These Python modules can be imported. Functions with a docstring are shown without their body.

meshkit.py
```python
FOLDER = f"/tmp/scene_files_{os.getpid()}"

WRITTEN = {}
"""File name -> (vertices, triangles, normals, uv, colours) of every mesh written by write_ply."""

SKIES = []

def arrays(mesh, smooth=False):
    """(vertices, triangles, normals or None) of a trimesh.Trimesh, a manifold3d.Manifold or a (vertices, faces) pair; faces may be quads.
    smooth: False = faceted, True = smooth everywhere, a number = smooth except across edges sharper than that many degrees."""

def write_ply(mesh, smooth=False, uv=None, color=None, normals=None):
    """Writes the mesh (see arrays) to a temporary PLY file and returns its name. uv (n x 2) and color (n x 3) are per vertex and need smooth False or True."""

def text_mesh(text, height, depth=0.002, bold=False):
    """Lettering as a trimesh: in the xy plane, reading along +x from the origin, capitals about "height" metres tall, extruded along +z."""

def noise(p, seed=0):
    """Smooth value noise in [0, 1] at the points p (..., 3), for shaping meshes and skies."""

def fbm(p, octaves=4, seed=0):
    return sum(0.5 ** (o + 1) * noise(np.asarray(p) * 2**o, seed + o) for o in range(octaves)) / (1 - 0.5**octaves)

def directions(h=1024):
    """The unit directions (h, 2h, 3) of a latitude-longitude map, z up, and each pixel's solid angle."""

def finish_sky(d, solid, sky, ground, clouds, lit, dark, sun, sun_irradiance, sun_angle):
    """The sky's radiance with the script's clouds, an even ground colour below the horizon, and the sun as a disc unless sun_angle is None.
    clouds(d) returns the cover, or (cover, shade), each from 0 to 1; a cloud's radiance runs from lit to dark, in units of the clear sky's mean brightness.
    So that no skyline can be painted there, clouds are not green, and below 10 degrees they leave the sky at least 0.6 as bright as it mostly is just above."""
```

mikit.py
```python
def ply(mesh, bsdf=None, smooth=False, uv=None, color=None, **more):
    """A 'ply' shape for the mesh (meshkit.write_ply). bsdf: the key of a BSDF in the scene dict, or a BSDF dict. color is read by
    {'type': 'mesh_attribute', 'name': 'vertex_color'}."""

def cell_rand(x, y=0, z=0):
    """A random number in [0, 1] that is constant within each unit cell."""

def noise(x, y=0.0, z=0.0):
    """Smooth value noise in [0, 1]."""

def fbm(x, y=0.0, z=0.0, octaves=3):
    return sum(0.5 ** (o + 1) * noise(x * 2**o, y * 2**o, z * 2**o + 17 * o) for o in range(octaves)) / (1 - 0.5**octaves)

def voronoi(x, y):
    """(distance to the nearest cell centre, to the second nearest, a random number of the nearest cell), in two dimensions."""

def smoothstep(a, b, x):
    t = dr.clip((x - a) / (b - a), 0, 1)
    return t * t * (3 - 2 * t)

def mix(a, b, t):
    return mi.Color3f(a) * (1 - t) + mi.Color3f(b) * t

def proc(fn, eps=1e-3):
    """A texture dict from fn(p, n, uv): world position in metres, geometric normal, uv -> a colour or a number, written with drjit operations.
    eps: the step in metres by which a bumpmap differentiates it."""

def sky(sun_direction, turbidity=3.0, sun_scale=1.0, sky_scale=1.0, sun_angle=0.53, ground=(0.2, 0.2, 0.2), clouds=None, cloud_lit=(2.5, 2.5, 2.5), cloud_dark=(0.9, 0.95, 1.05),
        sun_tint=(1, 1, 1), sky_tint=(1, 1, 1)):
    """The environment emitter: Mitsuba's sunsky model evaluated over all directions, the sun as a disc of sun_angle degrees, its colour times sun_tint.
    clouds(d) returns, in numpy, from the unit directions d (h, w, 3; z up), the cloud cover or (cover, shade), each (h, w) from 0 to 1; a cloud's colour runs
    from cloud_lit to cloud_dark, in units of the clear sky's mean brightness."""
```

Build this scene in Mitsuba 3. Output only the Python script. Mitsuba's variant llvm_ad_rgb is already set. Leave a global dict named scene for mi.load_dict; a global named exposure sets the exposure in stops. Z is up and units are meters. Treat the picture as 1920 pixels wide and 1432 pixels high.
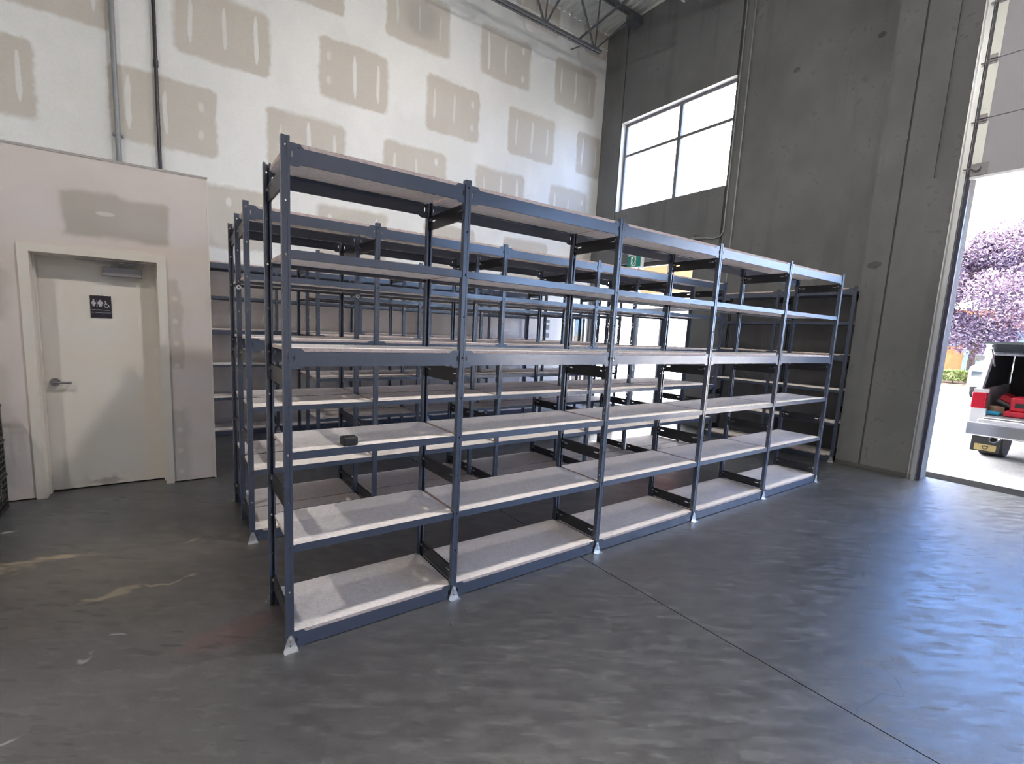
import math, random
import numpy as np, trimesh, drjit as dr, mitsuba as mi, mikit
from mikit import noise, fbm, cell_rand, smoothstep, mix
import shapely
from shapely.geometry import Polygon, Point, box as sbox
from shapely import affinity
T = mi.ScalarTransform4f
scene, labels = {}, {}
random.seed(7)
rng = np.random.default_rng(7)

# ------------------------------------------------------------------ camera, sky, exposure
F_PX, PX, PY = 873.6, 884.6, 734.4
YAW, PITCH, ROLL = 0.9912, 0.13, 0.0413
EYE = np.array([-0.4526, -2.2288, 1.6008])
_f = np.array([math.cos(YAW) * math.cos(PITCH), math.sin(YAW) * math.cos(PITCH), -math.sin(PITCH)])
_r = np.array([math.sin(YAW), -math.cos(YAW), 0.0])
_u = np.cross(_r, _f)
_up = -math.sin(ROLL) * _r + math.cos(ROLL) * _u
scene['camera'] = {'type': 'perspective', 'fov': math.degrees(2 * math.atan(960 / F_PX)), 'fov_axis': 'x',
                   'principal_point_offset_x': (960 - PX) / 1920, 'principal_point_offset_y': (716 - PY) / 1432,
                   'near_clip': 0.05, 'far_clip': 500.0,
                   'to_world': T().look_at(origin=EYE.tolist(), target=(EYE + _f).tolist(), up=_up.tolist())}
exposure = 0.0
SUN_SCALE, SKY_SCALE = 36.0, 44.0
LAMP = 580.0


def sky_clouds(d):
    import meshkit
    az = np.arctan2(d[..., 1], d[..., 0])
    q = np.stack([d[..., 0] * 2.4, d[..., 1] * 2.4, d[..., 2] * 4.0], -1)
    n = meshkit.fbm(q + 3.1, 5, 4)
    bank = np.clip((az - 0.12) / 0.25, 0, 1) * np.clip((2.6 - az) / 0.5, 0, 1)
    high = np.clip((d[..., 2] - 0.27) / 0.16, 0, 1)
    cover = np.maximum(np.clip((n - 0.46) / 0.14, 0, 1) * high, np.clip((n - 0.62 + 0.55 * bank) / 0.16, 0, 1))
    return cover, np.clip((n - 0.45) * 1.5, 0, 0.6)


scene['sky'] = mikit.sky((-0.08, -0.30, 0.95), turbidity=2.6, sun_scale=SUN_SCALE, sky_scale=SKY_SCALE, sun_angle=0.6,
                         ground=(0.30, 0.29, 0.27), clouds=sky_clouds, cloud_lit=(3.0, 3.0, 3.0), cloud_dark=(1.5, 1.55, 1.65),
                         sky_tint=(0.60, 0.76, 1.0))

# ------------------------------------------------------------------ helpers
count = {}


def key_for(base):
    n = count.get(base, 0)
    count[base] = n + 1
    return base if n == 0 else f'{base}_{n:03d}'


def lab(key, label=None, cat=None, group=None, kind=None):
    e = {}
    if label: e['label'] = label
    if cat: e['category'] = cat
    if group: e['group'] = group
    if kind: e['kind'] = kind
    labels[key] = e


def thing(name, label, cat, group=None):
    k = key_for(name)
    lab(k, label, cat, group)
    return k


def put(parent, name, mesh, bsdf, smooth=False, label=None, at=None, **more):
    """one entry; mesh is a trimesh, or a ready ply dict that is shared"""
    k = key_for(f'{parent}__{name}' if parent else name)
    d = mesh if isinstance(mesh, dict) else mikit.ply(mesh, bsdf, smooth=smooth, **more)
    if at is not None:
        d = {**d, 'to_world': at}
    scene[k] = d
    if label: lab(k, label)
    return k


def single(name, mesh, bsdf, label, cat, group=None, smooth=False, **more):
    k = put(None, name, mesh, bsdf, smooth, **more)
    lab(k, label, cat, group)
    return k


def struct(name, label=None):
    k = key_for(name)
    lab(k, label, None, None, 'structure')
    return k


def cat(ms):
    return trimesh.util.concatenate(ms)


def box(x0, x1, y0, y1, z0, z1):
    m = trimesh.creation.box([abs(x1 - x0), abs(y1 - y0), abs(z1 - z0)])
    m.apply_translation([(x0 + x1) / 2, (y0 + y1) / 2, (z0 + z1) / 2])
    return m


def rbox(x0, x1, y0, y1, z0, z1, r=0.01, seg=2):
    """box with rounded vertical and horizontal edges (hull of spheres)"""
    s = trimesh.creation.uv_sphere(radius=r, count=[4 * seg, 4 * seg])
    pts = []
    for x in (x0 + r, x1 - r):
        for y in (y0 + r, y1 - r):
            for z in (z0 + r, z1 - r):
                pts.append(s.vertices + [x, y, z])
    return trimesh.convex.convex_hull(np.vstack(pts))


def ext(poly, h):
    """extrude along +z, a polygon in xy (may have holes)"""
    if poly.geom_type != 'Polygon':
        return cat([ext(g, h) for g in poly.geoms if g.area > 1e-9])
    return trimesh.creation.extrude_polygon(poly, h, engine='earcut')


def ext_xz(poly, y0, y1):
    """polygon in (x, z), extruded from y0 to y1"""
    m = ext(poly, abs(y1 - y0))
    v = m.vertices.copy()
    m.vertices = np.stack([v[:, 0], max(y0, y1) - v[:, 2], v[:, 1]], 1)
    return m


def ext_yz(poly, x0, x1):
    """polygon in (y, z), extruded from x0 to x1"""
    m = ext(poly, abs(x1 - x0))
    v = m.vertices.copy()
    m.vertices = np.stack([min(x0, x1) + v[:, 2], v[:, 0], v[:, 1]], 1)
    return m


def cyl(p, q, r, n=12, r2=None):
    p, q = np.asarray(p, float), np.asarray(q, float)
    L = np.linalg.norm(q - p)
    if r2 is None:
        m = trimesh.creation.cylinder(r, L, sections=n)
        m.apply_translation([0, 0, L / 2])
    else:
        m = trimesh.creation.revolve(np.array([[0, 0], [r, 0], [r2, L], [0, L]]), sections=n)
    m.apply_transform(trimesh.geometry.align_vectors([0, 0, 1], (q - p) / L))
    m.apply_translation(p)
    return m


def tube(pts, r, n=10):
    ms = []
    for a, b in zip(pts[:-1], pts[1:]):
        ms.append(cyl(a, b, r, n))
    for a in pts[1:-1]:
        s = trimesh.creation.uv_sphere(radius=r, count=[6, n])
        s.apply_translation(a)
        ms.append(s)
    return cat(ms)


def bar(p, q, w, h):
    """square bar between two points"""
    p, q = np.asarray(p, float), np.asarray(q, float)
    L = np.linalg.norm(q - p)
    m = trimesh.creation.box([w, h, L])
    d = (q - p) / L
    side = np.cross([0, 0, 1.0], d) if abs(d[2]) < 0.95 else np.array([1.0, 0, 0])
    side /= np.linalg.norm(side)
    M = np.eye(4)
    M[:3, 0], M[:3, 1], M[:3, 2] = side, np.cross(d, side), d
    M[:3, 3] = (p + q) / 2
    m.apply_transform(M)
    return m


def slot(cx, cy, w, h):
    r = min(w, h) / 2 * 0.98
    if w > h:
        g = shapely.LineString([(cx - w / 2 + r, cy), (cx + w / 2 - r, cy)]).buffer(r, 3)
    else:
        g = shapely.LineString([(cx, cy - h / 2 + r), (cx, cy + h / 2 - r)]).buffer(r, 3)
    return g


# ------------------------------------------------------------------ materials
def rgb(c): return {'type': 'rgb', 'value': list(c)}


def mat(name, color, rough=0.5, spec=0.5, metal=0.0, two=True, **more):
    b = {'type': 'principled', 'base_color': mikit.proc(color) if callable(color) else rgb(color), 'roughness': mikit.proc(rough) if callable(rough) else rough,
         'specular': spec, 'metallic': metal, **more}
    scene[name] = {'type': 'twosided', 'bsdf': b} if two else b


def bumped(name, color, fn, rough=0.5, spec=0.5, metal=0.0, eps=2e-3, **more):
    b = {'type': 'principled', 'base_color': mikit.proc(color) if callable(color) else rgb(color), 'roughness': mikit.proc(rough) if callable(rough) else rough,
         'specular': spec, 'metallic': metal, **more}
    scene[name] = {'type': 'twosided', 'bsdf': {'type': 'bumpmap', 'bsdf': b, 'arbitrary': {**mikit.proc(fn, eps)}, 'scale': 1.0}}


def spot(p, x, y, rx, ry, ang=0.0):
    """1 at the centre of an elliptic stain, 0 outside"""
    c, s = math.cos(ang), math.sin(ang)
    a = ((p.x - x) * c + (p.y - y) * s) / rx
    b = (-(p.x - x) * s + (p.y - y) * c) / ry
    return dr.exp(-(a * a + b * b))


def floor_color(p, n, uv):
    big = fbm(p.x * 0.55, p.y * 0.55, 1.0, 4)
    u, w = p.x * 0.84 - p.y * 0.55, p.x * 0.55 + p.y * 0.84
    mid = fbm(u * 2.2 + 4.0, w * 3.4, 5.0, 4)
    sw = fbm(u * 7.0 + 2.0 * mid, w * 17.0 + 2.0 * mid, 9.0, 4)
    fine = noise(p.x * 160.0, p.y * 160.0, 2.0)
    k = 0.55 + 0.44 * big + 0.45 * (mid - 0.5) + 0.32 * (sw - 0.5) + 0.14 * (fine - 0.5)
    col = mix((0.036, 0.039, 0.042), (0.044, 0.044, 0.047), smoothstep(0.35, 0.65, big)) * k
    p0 = p
    p = mi.Point3f(p.x + 0.26 * (fbm(p.x * 5.0, p.y * 5.0, 21.0, 3) - 0.5), p.y + 0.20 * (fbm(p.x * 6.0, p.y * 6.0, 33.0, 3) - 0.5), p.z)
    # brown grime spilled over the floor near the restroom, breaking up with its own grain
    br = smoothstep(0.25, 0.75, spot(p, -0.55, 1.25, 1.05, 0.72, -0.35) * (0.55 + 0.9 * mid))
    col = mix(col, mi.Color3f(0.048, 0.039, 0.031) * (0.6 + 0.8 * sw), 0.75 * br)
    red = smoothstep(0.2, 0.7, spot(p, -0.22, 0.30, 0.28, 0.12, 0.3) * (0.3 + 1.3 * sw))
    col = mix(col, (0.085, 0.030, 0.030), 0.6 * red)
    dk = smoothstep(0.3, 0.8, spot(p, -0.60, 0.70, 0.10, 0.08) * (0.6 + 0.8 * mid))
    col = mix(col, (0.024, 0.023, 0.022), 0.6 * dk)
    tan = dr.maximum(spot(p, -0.78, 1.02, 0.17, 0.05, 0.35), 0.8 * spot(p, -0.50, 1.02, 0.16, 0.018, -0.3))
    tan = dr.maximum(tan, 0.75 * spot(p, -1.15, 1.66, 0.30, 0.05, -0.15))
    tan = dr.maximum(tan, 0.5 * spot(p, -1.35, 1.60, 0.22, 0.10, 0.1))
    tan = dr.maximum(tan, 0.5 * spot(p, -0.30, 1.55, 0.10, 0.05, 0.9))
    tn = smoothstep(0.22, 0.75, tan * (0.25 + 1.4 * sw) )
    col = mix(col, (0.23, 0.18, 0.115), 0.75 * tn)
    wh = dr.maximum(spot(p, -0.68, 0.51, 0.09, 0.012, -0.2), spot(p, -1.02, 0.03, 0.08, 0.014, 0.1))
    wh = dr.maximum(wh, 0.8 * spot(p, -0.80, 0.42, 0.05, 0.012, 0.2))
    wh = dr.maximum(wh, 0.7 * spot(p, -1.45, 2.35, 0.06, 0.03, 0.2))
    col = mix(col, (0.20, 0.20, 0.20), 0.8 * smoothstep(0.3, 0.8, wh * (0.3 + 1.3 * sw)))
    p = p0
    # hairline cracks on the bay by the overhead door
    along = p.x
    cy = -1.60 + 0.16 * (noise(along * 3.0, 7.0) - 0.5) + 0.10 * (noise(along * 11.0, 2.0) - 0.5)
    ck = (1 - smoothstep(0.002, 0.006, dr.abs(p.y - cy))) * smoothstep(1.9, 2.1, along) * (1 - smoothstep(3.3, 3.4, along))
    ck *= 0.5 + 0.5 * smoothstep(0.3, 0.5, noise(along * 2.5, 11.0))
    col = mix(col, (0.018, 0.018, 0.018), 0.8 * ck)
    # short dark trowel and tyre marks
    mk = smoothstep(0.60, 0.70, fbm(u * 8.0, w * 34.0, 3.3, 3)) * smoothstep(0.35, 0.6, mid)
    lt = smoothstep(0.62, 0.72, fbm(u * 11.0 + 5.0, w * 40.0, 8.1, 3)) * smoothstep(0.35, 0.6, big)
    return mix(mix(col, col * 0.55, mk), col * 1.5, 0.5 * lt)


def floor_rough(p, n, uv):
    u, w = p.x * 0.84 - p.y * 0.55, p.x * 0.55 + p.y * 0.84
    sw = fbm(u * 9.0, w * 30.0, 9.0, 4)
    mk = smoothstep(0.58, 0.68, fbm(u * 8.0, w * 34.0, 3.3, 3))
    return 0.33 + 0.06 * fbm(p.x * 0.9, p.y * 0.9, 2.0, 2) + 0.09 * smoothstep(0.30, 0.70, sw) + 0.12 * mk


scene['m_floor'] = {'type': 'twosided', 'bsdf': {'type': 'principled', 'base_color': mikit.proc(floor_color), 'roughness': mikit.proc(floor_rough), 'eta': 2.6}}
mat('m_floor_base', (0.012, 0.012, 0.012), 0.9, 0.1)


def drywall_color(p, n, uv):
    x, z = p.x, p.z
    zz = (z - 5.485) / 1.215
    k = dr.floor(zz + 0.5)
    dz = z - (5.485 + 1.215 * k)
    odd = dr.abs(k - 2 * dr.floor(k / 2)) > 0.5
    x0 = dr.select(odd, mi.Float(3.26), mi.Float(2.16))
    m = dr.floor((x - x0) / 1.815 + 0.5)
    dx = x - (x0 + 1.815 * m)
    r1, r2, r3 = cell_rand(k + 31, m + 17, 1), cell_rand(k + 31, m + 17, 2), cell_rand(k + 31, m + 17, 3)
    wob = 0.050 * (fbm(x * 3.0, z * 3.0, 4.0, 3) - 0.5) + 0.024 * (noise(x * 22.0, z * 22.0, 2.0) - 0.5)
    hx, hz = 0.545 + 0.05 * r1, 0.435 + 0.03 * (r2 - 0.5)
    qx, qz = dr.maximum(dr.abs(dx) - hx + 0.09, 0.0), dr.maximum(dr.abs(dz) - hz + 0.09, 0.0)
    feather = 0.022 + 0.034 * noise(x * 1.7, z * 1.7, 6.0)
    tan = 1 - smoothstep(-feather, feather, dr.sqrt(qx * qx + qz * qz) - 0.09 + wob)
    # screw lines mudded over at the studs
    st = dr.floor(dx / 0.40 + 0.5)
    sx = dx - 0.40 * st + 0.030 * (noise(z * 3.0, st + 9.0 * m, k) - 0.5)
    q1, q2 = cell_rand(st + 40, k + 31, m + 11), cell_rand(st + 40, k + 31, m + 51)
    hl = 0.20 + 0.12 * q2
    tz = dr.abs(dz - 0.08 * (q1 - 0.5)) / hl
    hw = (0.019 + 0.010 * q2) * (1 - 0.55 * smoothstep(0.55, 1.0, tz)) + 0.006 * noise(z * 9.0, st, m)
    full = (1 - smoothstep(hw - 0.012, hw + 0.006, dr.abs(sx))) * (1 - smoothstep(0.94, 1.04, tz))
    dots = 1 - smoothstep(0.020, 0.050, dr.sqrt(sx * sx + 0.35 * dr.square(dr.abs(dz) - 0.17 - 0.1 * q2)))
    mud = dr.select(q1 > 0.30, full, dots) * (0.55 + 0.45 * q2)
    tan = tan * (1 - 0.8 * mud)
    paper = mix((0.55, 0.515, 0.465), (0.60, 0.565, 0.515), fbm(x * 2.0, z * 2.0, 1.0, 3))
    coat = fbm(x * 1.3, z * 1.1, 8.0, 4)
    white = mix((0.78, 0.79, 0.78), (0.85, 0.86, 0.85), smoothstep(0.3, 0.7, coat))
    low = 1 - smoothstep(2.35, 2.5, z + 0.1 * (coat - 0.5))
    streak = smoothstep(0.35, 0.65, fbm(x * 2.4, z * 0.35, 6.0, 3))
    sealed = mix((0.76, 0.735, 0.705), (0.86, 0.85, 0.835), streak)
    col = mix(mix(white, paper, tan * 0.92), sealed, low)
    return col * (0.97 + 0.06 * noise(x * 90.0, z * 90.0, 5.0))


mat('m_drywall', drywall_color, 0.85, 0.2)


def rr_color(p, n, uv):
    x, z = p.x, p.z
    f = fbm(x * 3.0, z * 3.0, 1.0, 3)
    col = mix((0.57, 0.50, 0.465), (0.64, 0.575, 0.54), f)
    w = 0.07 * (fbm(x * 6.0, z * 6.0, 7.0, 3) - 0.5)
    def rect(x0, x1, z0, z1, s):
        return smoothstep(x0 - s, x0 + s, x + w) * (1 - smoothstep(x1 - s, x1 + s, x + w)) * smoothstep(z0 - s, z0 + s, z + w) * (1 - smoothstep(z1 - s, z1 + s, z + w))
    g = rect(-1.16, -0.40, 2.27, 2.63, 0.03) * (0.65 + 0.5 * fbm(x * 2.0, z * 5.0, 3.0, 2))
    g = dr.maximum(g, 0.6 * rect(-0.44, -0.335, 1.12, 1.97, 0.02))
    g = dr.maximum(g, 0.55 * rect(-0.46, -0.30, 0.0, 0.74, 0.04))
    g = dr.maximum(g, 0.6 * rect(-1.80, -1.54, 1.55, 1.95, 0.05))
    g = dr.maximum(g, 0.5 * rect(-1.80, -1.56, 0.1, 1.2, 0.05))
    cell = dr.floor(z / 0.21)
    dot = (1 - smoothstep(0.016, 0.03, dr.sqrt(dr.square(x + 0.385) + dr.square(z - 0.21 * cell - 0.105))))
    dot = dr.maximum(dot, (1 - smoothstep(0.5, 1.2, dr.square((x + 0.87) / 0.07) + dr.square((z - 2.475) / 0.02))))
    g = g * (1 - 0.75 * dot)
    return mix(col, (0.40, 0.36, 0.31), dr.minimum(g, 1.0))


mat('m_restroom_wall', rr_color, 0.85, 0.2)


def door_color(p, n, uv):
    x, z = p.x, p.z
    f = fbm(x * 1.6, z * 1.0, 3.0, 3)
    col = mix((0.62, 0.575, 0.51), (0.68, 0.635, 0.575), f)
    sc = smoothstep(0.4, 0.75, fbm(x * 14.0, z * 20.0, 6.0, 3)) * dr.exp(-dr.square((x + 0.98) / 0.16) - dr.square((z - 0.05) / 0.07))
    return mix(col, (0.30, 0.25, 0.23), 0.8 * sc)


mat('m_door', door_color, 0.55, 0.35)
mat('m_door_frame', (0.64, 0.60, 0.545), 0.45, 0.4)


def concrete(c0, c1):
    def fn(p, n, uv):
        a = fbm(p.y * 0.9 + p.x, p.z * 0.7, 3.0, 4)
        b = fbm(p.y * 5.0 + p.x, p.z * 3.2, 6.0, 3)
        c = noise(p.y * 70.0, p.z * 70.0, p.x * 70.0)
        col = mix(c0, c1, smoothstep(0.25, 0.75, a)) * (0.86 + 0.22 * b + 0.08 * c)
        st = smoothstep(0.60, 0.75, fbm(p.y * 7.0, p.z * 0.5, 4.0, 3))
        pit = smoothstep(0.80, 0.86, noise(p.y * 26.0, p.z * 26.0, 3.0)) * smoothstep(0.5, 0.7, b)
        return mix(mix(col, col * 0.88, st), col * 0.82, pit)
    return fn


mat('m_concrete', concrete((0.118, 0.122, 0.125), (0.145, 0.149, 0.153)), 0.8, 0.25)
mat('m_plug', concrete((0.070, 0.070, 0.068), (0.09, 0.09, 0.086)), 0.85, 0.2)
mat('m_shell', (0.76, 0.75, 0.74), 0.85, 0.2)
mat('m_deck', (0.62, 0.65, 0.635), 0.40, 0.5)
mat('m_joist', (0.085, 0.092, 0.105), 0.45, 0.5)
mat('m_steel', (0.042, 0.054, 0.084), 0.27, 0.85)
mat('m_steel_dark', (0.018, 0.020, 0.024), 0.35, 0.5)
mat('m_galv', (0.70, 0.71, 0.72), 0.32, 0.5, 0.85)
mat('m_bolt', (0.62, 0.62, 0.62), 0.35, 0.5, 0.8)
mat('m_washer', (0.80, 0.80, 0.78), 0.5, 0.4)


def board_color(p, n, uv):
    g = noise(p.x * 130.0, p.y * 130.0, p.z * 130.0)
    h = noise(p.x * 55.0, p.y * 55.0, p.z * 55.0)
    a = fbm(p.x * 2.0, p.y * 2.0, p.z * 4.0, 3)
    col = mix((0.72, 0.665, 0.64), (0.80, 0.75, 0.725), a) * (0.84 + 0.22 * g + 0.10 * h)
    side = 1 - smoothstep(0.3, 0.8, dr.abs(n.z))
    chip = smoothstep(0.66, 0.74, noise(p.x * 90.0, p.y * 90.0, p.z * 210.0))
    edge = mix((0.52, 0.42, 0.385), (0.28, 0.19, 0.17), 0.6 * chip)
    return mix(col, edge, side)


mat('m_board', board_color, 0.7, 0.3)
mat('m_black_plastic', (0.012, 0.012, 0.013), 0.4, 0.5)
mat('m_black', (0.016, 0.016, 0.018), 0.55, 0.4)
mat('m_sign_black', (0.014, 0.013, 0.022), 0.45, 0.4)
mat('m_sign_grey', (0.42, 0.41, 0.43), 0.6, 0.3)
mat('m_closer', (0.21, 0.20, 0.21), 0.40, 0.5, 0.2)
mat('m_handle', (0.30, 0.29, 0.31), 0.22, 0.5, 0.9)
mat('m_cap', (0.34, 0.32, 0.31), 0.5, 0.4)
mat('m_conduit', (0.24, 0.25, 0.26), 0.40, 0.5, 0.25)
mat('m_black_pipe', (0.020, 0.020, 0.026), 0.30, 0.5)
mat('m_window_frame', (0.16, 0.165, 0.18), 0.35, 0.5, 0.6)
mat('m_alu', (0.55, 0.57, 0.60), 0.35, 0.5, 0.8)
mat('m_dark_frame', (0.02, 0.02, 0.022), 0.4, 0.5)
mat('m_door_panel', (0.34, 0.335, 0.37), 0.6, 0.3)
mat('m_stile', (0.62, 0.63, 0.60), 0.45, 0.5, 0.35)
mat('m_track_dark', (0.035, 0.035, 0.06), 0.4, 0.5)
mat('m_rubber', (0.02, 0.02, 0.02), 0.8, 0.3)
mat('m_green', (0.0, 0.20, 0.16), 0.5, 0.4)
mat('m_white', (0.80, 0.80, 0.80), 0.5, 0.4)
mat('m_paper', (0.74, 0.76, 0.78), 0.8, 0.2)
mat('m_paper_dark', (0.22, 0.24, 0.26), 0.8, 0.2)
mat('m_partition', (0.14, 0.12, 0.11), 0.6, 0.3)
scene['m_glass'] = {'type': 'thindielectric', 'int_ior': 1.5}


def asphalt(p, n, uv):
    a = fbm(p.x * 0.6, p.y * 0.6, 1.0, 4)
    g = noise(p.x * 60.0, p.y * 60.0)
    return mix((0.34, 0.335, 0.33), (0.44, 0.435, 0.43), a) * (0.85 + 0.3 * g)


mat('m_pavement', asphalt, 0.85, 0.2)
mat('m_kerb', (0.45, 0.44, 0.43), 0.8, 0.2)
mat('m_soil', (0.10, 0.07, 0.05), 0.9, 0.1)
mat('m_car_white', (0.78, 0.78, 0.80), 0.25, 0.5, clearcoat=0.8)
mat('m_chrome', (0.75, 0.75, 0.77), 0.18, 0.5, 0.95)
mat('m_tail', (0.55, 0.01, 0.03), 0.15, 0.5)
mat('m_car_glass', (0.03, 0.04, 0.05), 0.08, 0.6)
mat('m_car_black', (0.03, 0.03, 0.032), 0.5, 0.4)
mat('m_red_plastic', (0.60, 0.025, 0.05), 0.4, 0.5)
mat('m_grey_plastic', (0.16, 0.16, 0.17), 0.5, 0.4)
mat('m_blue_plastic', (0.03, 0.13, 0.45), 0.4, 0.5)
mat('m_cyan_cloth', (0.05, 0.32, 0.50), 0.8, 0.2)
mat('m_tan_cloth', (0.40, 0.30, 0.18), 0.9, 0.2)
mat('m_cardboard', (0.46, 0.34, 0.24), 0.8, 0.2)
mat('m_gold', (0.50, 0.38, 0.16), 0.4, 0.5, 0.3)
mat('m_orange', (0.30, 0.085, 0.035), 0.8, 0.2)
mat('m_cream', (0.74, 0.66, 0.52), 0.8, 0.2)
mat('m_blue_glass', (0.06, 0.13, 0.22), 0.1, 0.6)
mat('m_bark', (0.09, 0.065, 0.055), 0.9, 0.2)
mat('m_awning', (0.80, 0.80, 0.78), 0.6, 0.3)


def leaf_color(a, b):
    def fn(p, n, uv):
        r = noise(p.x * 9.0, p.y * 9.0, p.z * 9.0)
        return mix(a, b, smoothstep(0.3, 0.7, r))
    return fn


scene['m_plum_leaf'] = {'type': 'principledthin', 'base_color': mikit.proc(leaf_color((0.12, 0.085, 0.13), (0.34, 0.29, 0.36))), 'roughness': 0.45, 'diff_trans': 0.7}
scene['m_green_leaf'] = {'type': 'principledthin', 'base_color': mikit.proc(leaf_color((0.20, 0.26, 0.08), (0.42, 0.44, 0.22))), 'roughness': 0.5, 'diff_trans': 0.7}
scene['m_flower'] = {'type': 'principledthin', 'base_color': rgb((0.65, 0.08, 0.14)), 'roughness': 0.6, 'diff_trans': 0.6}

# ------------------------------------------------------------------ room shell
XF, XP, YL, ZC = 7.75, 7.29, 5.5, 8.0          # window wall, door wall, drywall, deck
XB, YR = -9.0, -10.5

fl = struct('floor', 'dark sealed concrete floor slab with saw-cut joints')
put(fl, 'base', box(XB, 8.0, YR, 5.6, -0.3, -0.012), 'm_floor_base')
xs, ys = [XB, -2.8, 2.015, 8.0], [YR, -4.6, 0.0, 5.6]
for i in range(3):
    for j in range(3):
        x0, x1, y0, y1 = xs[i], xs[i + 1], ys[j], ys[j + 1]
        if i < 2 and j > 0:
            if j == 1: continue
            y0 = -4.6
        if i == 2 and j < 2: x1 = 7.56
        put(fl, 'slab', box(x0 + 0.0035, x1 - 0.0035, y0 + 0.0012, y1 - 0.0012, -0.012, 0.0), 'm_floor')

wl = struct('wall_left', 'tall unpainted drywall wall with tan patches between white mud bands')
hole = sbox(7.10, 0.02, 7.68, 2.06)
put(wl, 'board', ext_xz(sbox(XB, 0, XF + 0.02, ZC).difference(hole), YL, YL + 0.12), 'm_drywall')
# rib closures and the top track at the deck
put(wl, 'top_track', box(XB, XF, YL - 0.012, YL, 7.70, 7.715), 'm_paper')

wf = struct('wall_front', 'grey tilt-up concrete front wall with high window')
put(wf, 'panel', box(XF, 8.0, 0.05, 2.515, 0, ZC + .1), 'm_concrete')
put(wf, 'panel', box(XF, 8.0, 2.56, 4.945, 6.06, ZC + .1), 'm_concrete')
put(wf, 'panel', box(XF, 8.0, 2.56, 4.945, 3.13, 4.26), 'm_concrete')
put(wf, 'panel', box(XF, 8.0, 2.56, 3.0, 0, 3.13), 'm_concrete')
put(wf, 'panel', box(XF, 8.0, 4.965, YL, 3.13, ZC + .1), 'm_concrete')
put(wf, 'joint', box(XF + 0.035, 7.98, 2.51, 2.565, 0, ZC), 'm_plug')
put(wf, 'joint', cat([box(XF + 0.03, 7.98, 4.94, 4.97, 6.06, ZC), box(XF + 0.03, 7.98, 4.94, 4.97, 3.13, 4.26)]), 'm_plug')
put(wf, 'bulkhead', box(XF - 0.06, XF, 3.0, YL, 3.13, 3.50), 'm_concrete')
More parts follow.
